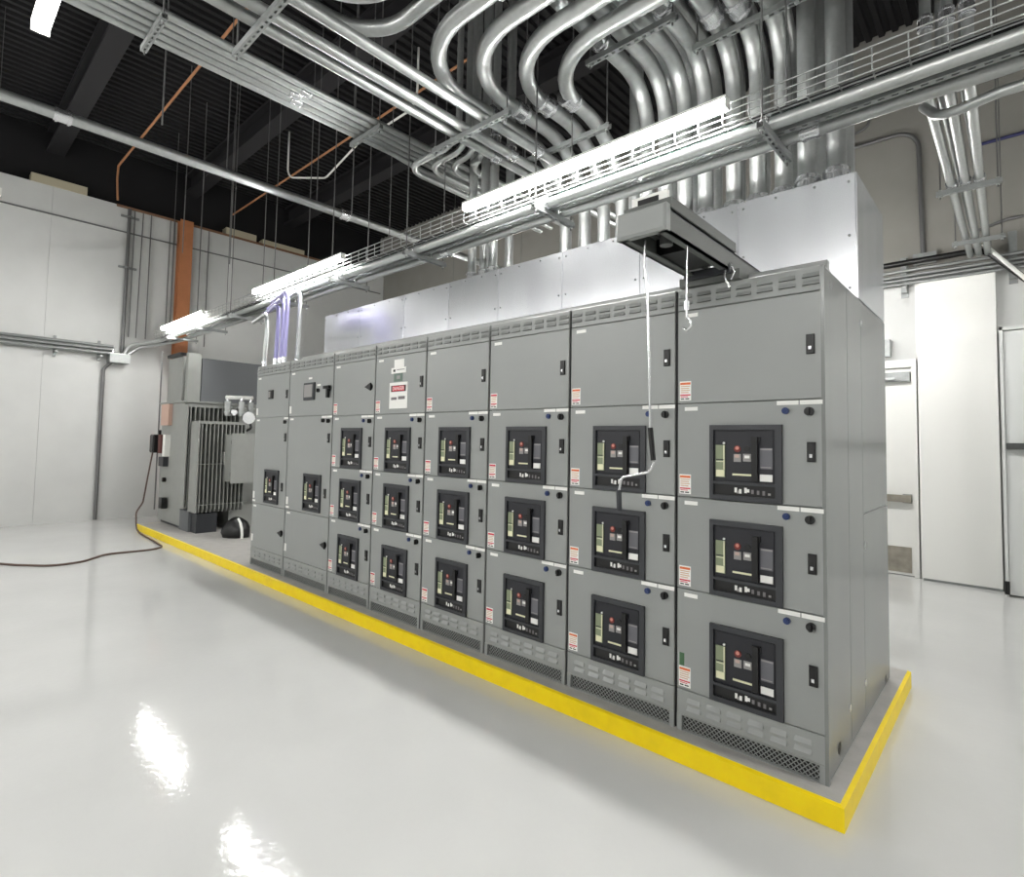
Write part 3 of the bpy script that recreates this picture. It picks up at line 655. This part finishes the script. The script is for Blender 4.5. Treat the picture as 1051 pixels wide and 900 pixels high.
conduit([(.35,YB-.03,5.30),(4.0,YB-.03,5.34)], .02, 'dark blue conduit along the upper back wall at the right', m=NAVY)
conduit([(.35,YB-.03,4.25),(.6,YB-.03,4.32),(4.0,YB-.03,4.34)], .018, 'thin dark conduit on the back wall above the cable bundle', m=ROD, fil=.1)
conduit([(-1.2,YB-.04,6.6),(-.75,YB-.04,6.6),(-.75,YB-.04,5.95),(-1.2,YB-.04,5.85)], .018, 'small dark conduit loop high on the back wall', m=ROD, fil=.12)

# ------------------------------------------------------------------ breaker hoist on top of the right cabinets
hs = thing('breaker_hoist', (-.53,0,PAD+HT+.05), 'grey overhead breaker hoist jutting out over the front of the near cabinets', 'hoist')
obj('side_rail', MB().box(-.115,-.10,-.72,.42,0,.10,HOIST).box(-.115,-.07,-.72,.42,0,.008,HOIST).box(-.115,-.07,-.72,.42,.092,.10,HOIST), hs)
obj('side_rail', MB().box(.10,.115,-.72,.42,0,.10,HOIST).box(.07,.115,-.72,.42,0,.008,HOIST).box(.07,.115,-.72,.42,.092,.10,HOIST), hs)
obj('front_cover', MB().cbox(-.12,.12,-.745,-.70,.0,.115,GREY,.01), hs)
obj('top_cover', MB().box(-.105,.125,-.70,.02,.10,.148,HOIST), hs)
obj('name_bracket', MB().box(-.07,.10,-.69,-.67,.148,.19,PAPER).box(-.04,.06,-.692,-.688,.15,.176,BLACK), hs)
obj('gear_box', MB().box(-.09,.09,-.42,-.12,.01,.09,BLACK).disc((0,-.5,.02),.03,.07,(0,0,1),ROD,12), hs)
obj('carriage', MB().box(-.16,.16,-.03,.22,-.048,.0,HOIST).box(-.12,.12,-.06,.0,-.02,.02,BEZ), hs)
obj('blue_label', MB().box(-.118,-.1155,-.15,-.03,.02,.05,BLUE), hs)
obj('chain', MB().tube([(.105,-.05,.03),(.10,-.07,-.04),(.12,-.06,-.10)], .006, CHROME, 6).tube([(.12,-.05,.03),(.15,-.07,-.03),(.13,-.06,-.06)], .005, CHROME, 6), hs)
# hanging crank and hook
HX, HY = -.555, -.65
ck = thing('hoist_crank', (HX,HY,1.36), 'thin steel rod hanging from the hoist, ending in a black gripped crank', 'crank')
obj('rod', MB().tube([(0,0,1.14),(-.005,0,1.04),(.012,0,.93),(.03,0,.31)], .0055, CHROME, 8), ck)
obj('grip', MB().tube([(.03,0,.31),(.045,0,.17)], .0115, BLACK, 10), ck)
obj('crank_arm', MB().tube(fillet([(.05,0,.165),(.03,0,.12),(-.11,.0,.09),(-.125,0,.02)],.03,5), .006, CHROME, 8), ck)
obj('grip', MB().tube([(-.125,0,.03),(-.12,0,-.06)], .012, BEZ, 10), ck)
hk = thing('lifting_hook', (-.43,-.50,2.10), 'short cable with a small hook hanging from the hoist', 'hook')
obj('cable', MB().tube([(0,0,.40),(0,0,.12)], .004, CHROME, 6), hk)
obj('hook', MB().tube([(0,0,.13),(0,0,.07),(.018,0,.05),(.02,0,.025),(0,0,.008),(-.018,0,.02)], .006, CHROME, 8).disc((0,0,.10),.012,.04,(0,0,1),CHROME,8), hk)

# ------------------------------------------------------------------ transformer
T = thing('transformer', (-9.8,.9,PAD), 'grey oil transformer with radiator fins on the far left of the plinth', 'transformer')
def tx(b, name, parent=T): return obj(name, b, parent, (9.8,-.9,-PAD)) if parent is T else obj(name, b, parent)
tx(MB().box(-10.5,-9.35,.22,1.65,PAD+.05,2.15,TRAN).box(-10.45,-9.4,.26,1.6,PAD,PAD+.05,BEZ), 'tank')
tx(MB().box(-10.55,-9.30,.18,1.7,2.15,2.18,TRAN), 'lid')
tx(MB().box(-10.5,-9.75,.28,1.62,2.18,2.95,TRAN).box(-9.75,-9.60,.36,1.62,2.18,2.92,TRAND), 'terminal_box')
tx(MB().box(-9.60,-9.56,.52,1.60,2.18,2.93,TRAND), 'terminal_panel')
tx(MB().box(-9.66,-9.54,.30,.50,2.18,3.0,TRAN), 'corner_post')
tx(MB().box(-10.3,-9.65,.20,.30,2.95,3.0,BLACK), 'lifting_beam')
def bank(x0,x1,y0,y1,z0,z1,n,first):
    r = tx(MB().tube([(x0+.1,y0,z1-.09),(x0+.1,y1,z1-.09)],.045,TRAN,8).tube([(x0+.1,y0,z0+.09),(x0+.1,y1,z0+.09)],.045,TRAN,8)
           .box(x0,x1,y0-.012,y0+.004,z0,z1,TRAN), 'radiator')
    fm = MB().add([(x0,0,z0),(x1-.03,0,z0),(x1,0,z0+.05),(x1,0,z1-.04),(x1-.03,0,z1),(x0,0,z1)]+[(x0,.014,z0),(x1-.03,.014,z0),(x1,.014,z0+.05),(x1,.014,z1-.04),(x1-.03,.014,z1),(x0,.014,z1)],
        [(0,1,2,3,4,5),(11,10,9,8,7,6)]+[(i,6+i,6+(i+1)%6,(i+1)%6) for i in range(6)], TRAN).mesh('fin')
    for i in range(n):
        link('fin', fm, r, (0,y0+.03+(y1-y0-.03)*i/(n-1),0))
    obj('tie_rod', MB().tube([(x1+.004,y0,z0+.12),(x1+.004,y1,z0+.12)],.006,TRAN,6).tube([(x1+.004,y0,(z0+z1)*.52),(x1+.004,y1,(z0+z1)*.52)],.006,TRAN,6), r)
    obj('header', MB().box(x0+.02,x1-.01,y0,y1,z1-.03,z1+.012,TRAN), r)
bank(-9.42,-9.1,.20,.98,.45,2.1,12,True)
bank(-9.02,-8.68,.24,.92,.42,1.83,12,False)
tx(MB().box(-9.35,-8.95,.22,.62,PAD,.42,TRAND).box(-8.96,-8.72,.26,.56,PAD,.40,BEZ), 'pedestal')
tx(MB().box(-9.4,-8.9,.80,1.35,PAD,.48,TRAN), 'drain_box')
cbx = tx(MB().box(-8.98,-8.37,.62,1.12,.90,1.64,TRAN), 'control_box')
obj('lid', MB().box(-8.372,-8.36,.60,1.14,.88,1.66,TRAN), cbx)
obj('nameplate', MB().box(-8.78,-8.68,.616,.62,1.2,1.36,PAPER), cbx)
for z in (1.02,1.52): obj('hinge', MB().box(-8.42,-8.39,.612,.622,z-.03,z+.03,BLACK), cbx)
for i,(y,x) in enumerate(((.75,-9.0),(.95,-8.95),(1.12,-9.0))):
    bs = tx(MB().disc((x,y,1.95),.05,.24,(0,0,1),GALV,10).disc((x,y,2.0),.075,.02,(0,0,1),GALV,10).disc((x,y,2.08),.075,.02,(0,0,1),GALV,10).disc((x,y,2.19),.03,.06,(0,0,1),CHROME,8), 'bushing')
tx(MB().tube([(-9.0,.72,2.25),(-9.0,1.15,2.27)],.035,WHITE,8).disc((-8.8,1.0,1.92),.1,.05,(1,0,0),CHROME,14).disc((-8.85,.78,2.0),.05,.06,(1,0,0),CHROME,12), 'gauge_pipe')
tx(MB().tube(fillet([(-8.78,1.02,1.85),(-8.74,1.05,1.75),(-8.75,.95,1.70),(-8.8,.85,1.68)],.05,4),.02,BLACK,8), 'hose')
tx(MB().disc((-10.2,.22,2.02),.09,-.05,(0,1,0),REDB,12).box(-10.35,-9.95,.16,.22,1.78,2.14,mat('primer_pink',(204,172,156),.6)), 'relief_valve')
tx(MB().box(-10.3,-10.15,.12,.22,1.3,1.62,mat('dark_red',(92,48,44),.6)).box(-10.12,-10.0,.14,.22,1.25,1.62,PAPER).box(-10.3,-10.05,.14,.22,1.08,1.24,BEZ), 'tag_panel')
tx(MB().box(-10.1,-9.95,.12,.2,.38,.56,BLACK).disc((-10.15,.22,.85),.04,-.05,(0,1,0),BLACK,8), 'valve')
tag(obj('power_brick', MB().cbox(-10.72,-10.52,.10,.22,1.30,1.62,BLACK,.02).box(-10.62,-10.58,.2,.24,1.6,1.7,BLACK)), 'black box hanging on the left side of the transformer', 'box')
tag(obj('extension_cord', MB().tube(fillet([(-10.6,.13,1.33),(-10.55,.06,.9),(-10.45,-.02,.45),(-10.38,-.13,.30),(-10.2,-.16,.05),(-9.9,-.18,.012),(-9.0,-.22,.012),(-8.35,-.26,.012),(-8.30,-.5,.012),(-8.35,-.95,.012),(-8.0,-1.25,.012),(-7.95,-1.55,.012),(-8.3,-1.85,.012),(-8.9,-2.2,.012),(-9.3,-2.8,.012)],.25,5), .013, CORD, 8)), 'brown extension cord trailing from the transformer across the floor', 'cord')
conduit([(-10.62,.2,0.3),(-10.6,.2,3.1)], .012, 'thin dark conduit standing beside the transformer', m=INKB if False else ROD, n=6)
# black sack on the plinth
sk = thing('tool_bag', (-8.1,.62,PAD), 'black bag with a white band on the plinth beside the end cabinet', 'bag')
b = MB(); ring = 12; vs = []; prof = [(.0,.20),(.06,.215),(.14,.20),(.22,.15),(.27,.08),(.29,.02)]
for (z,r) in prof:
    for k in range(ring):
        a = 2*math.pi*k/ring; rr = r*(1+.06*math.sin(3*a+z*20)); vs.append((rr*1.15*math.cos(a), rr*.9*math.sin(a), z))
fs = [(i*ring+k, i*ring+(k+1)%ring, (i+1)*ring+(k+1)%ring, (i+1)*ring+k) for i in range(len(prof)-1) for k in range(ring)]
fs += [tuple(range(ring))[::-1], tuple(range((len(prof)-1)*ring, len(prof)*ring))]
obj('sack', b.add(vs, fs, BLACK, True), sk)
obj('band', MB().tube([(.26,-.02,.0),(.262,-.02,.06),(.245,-.02,.14),(.19,-.02,.22),(.11,-.02,.272)], .02, PAPER, 6), sk)
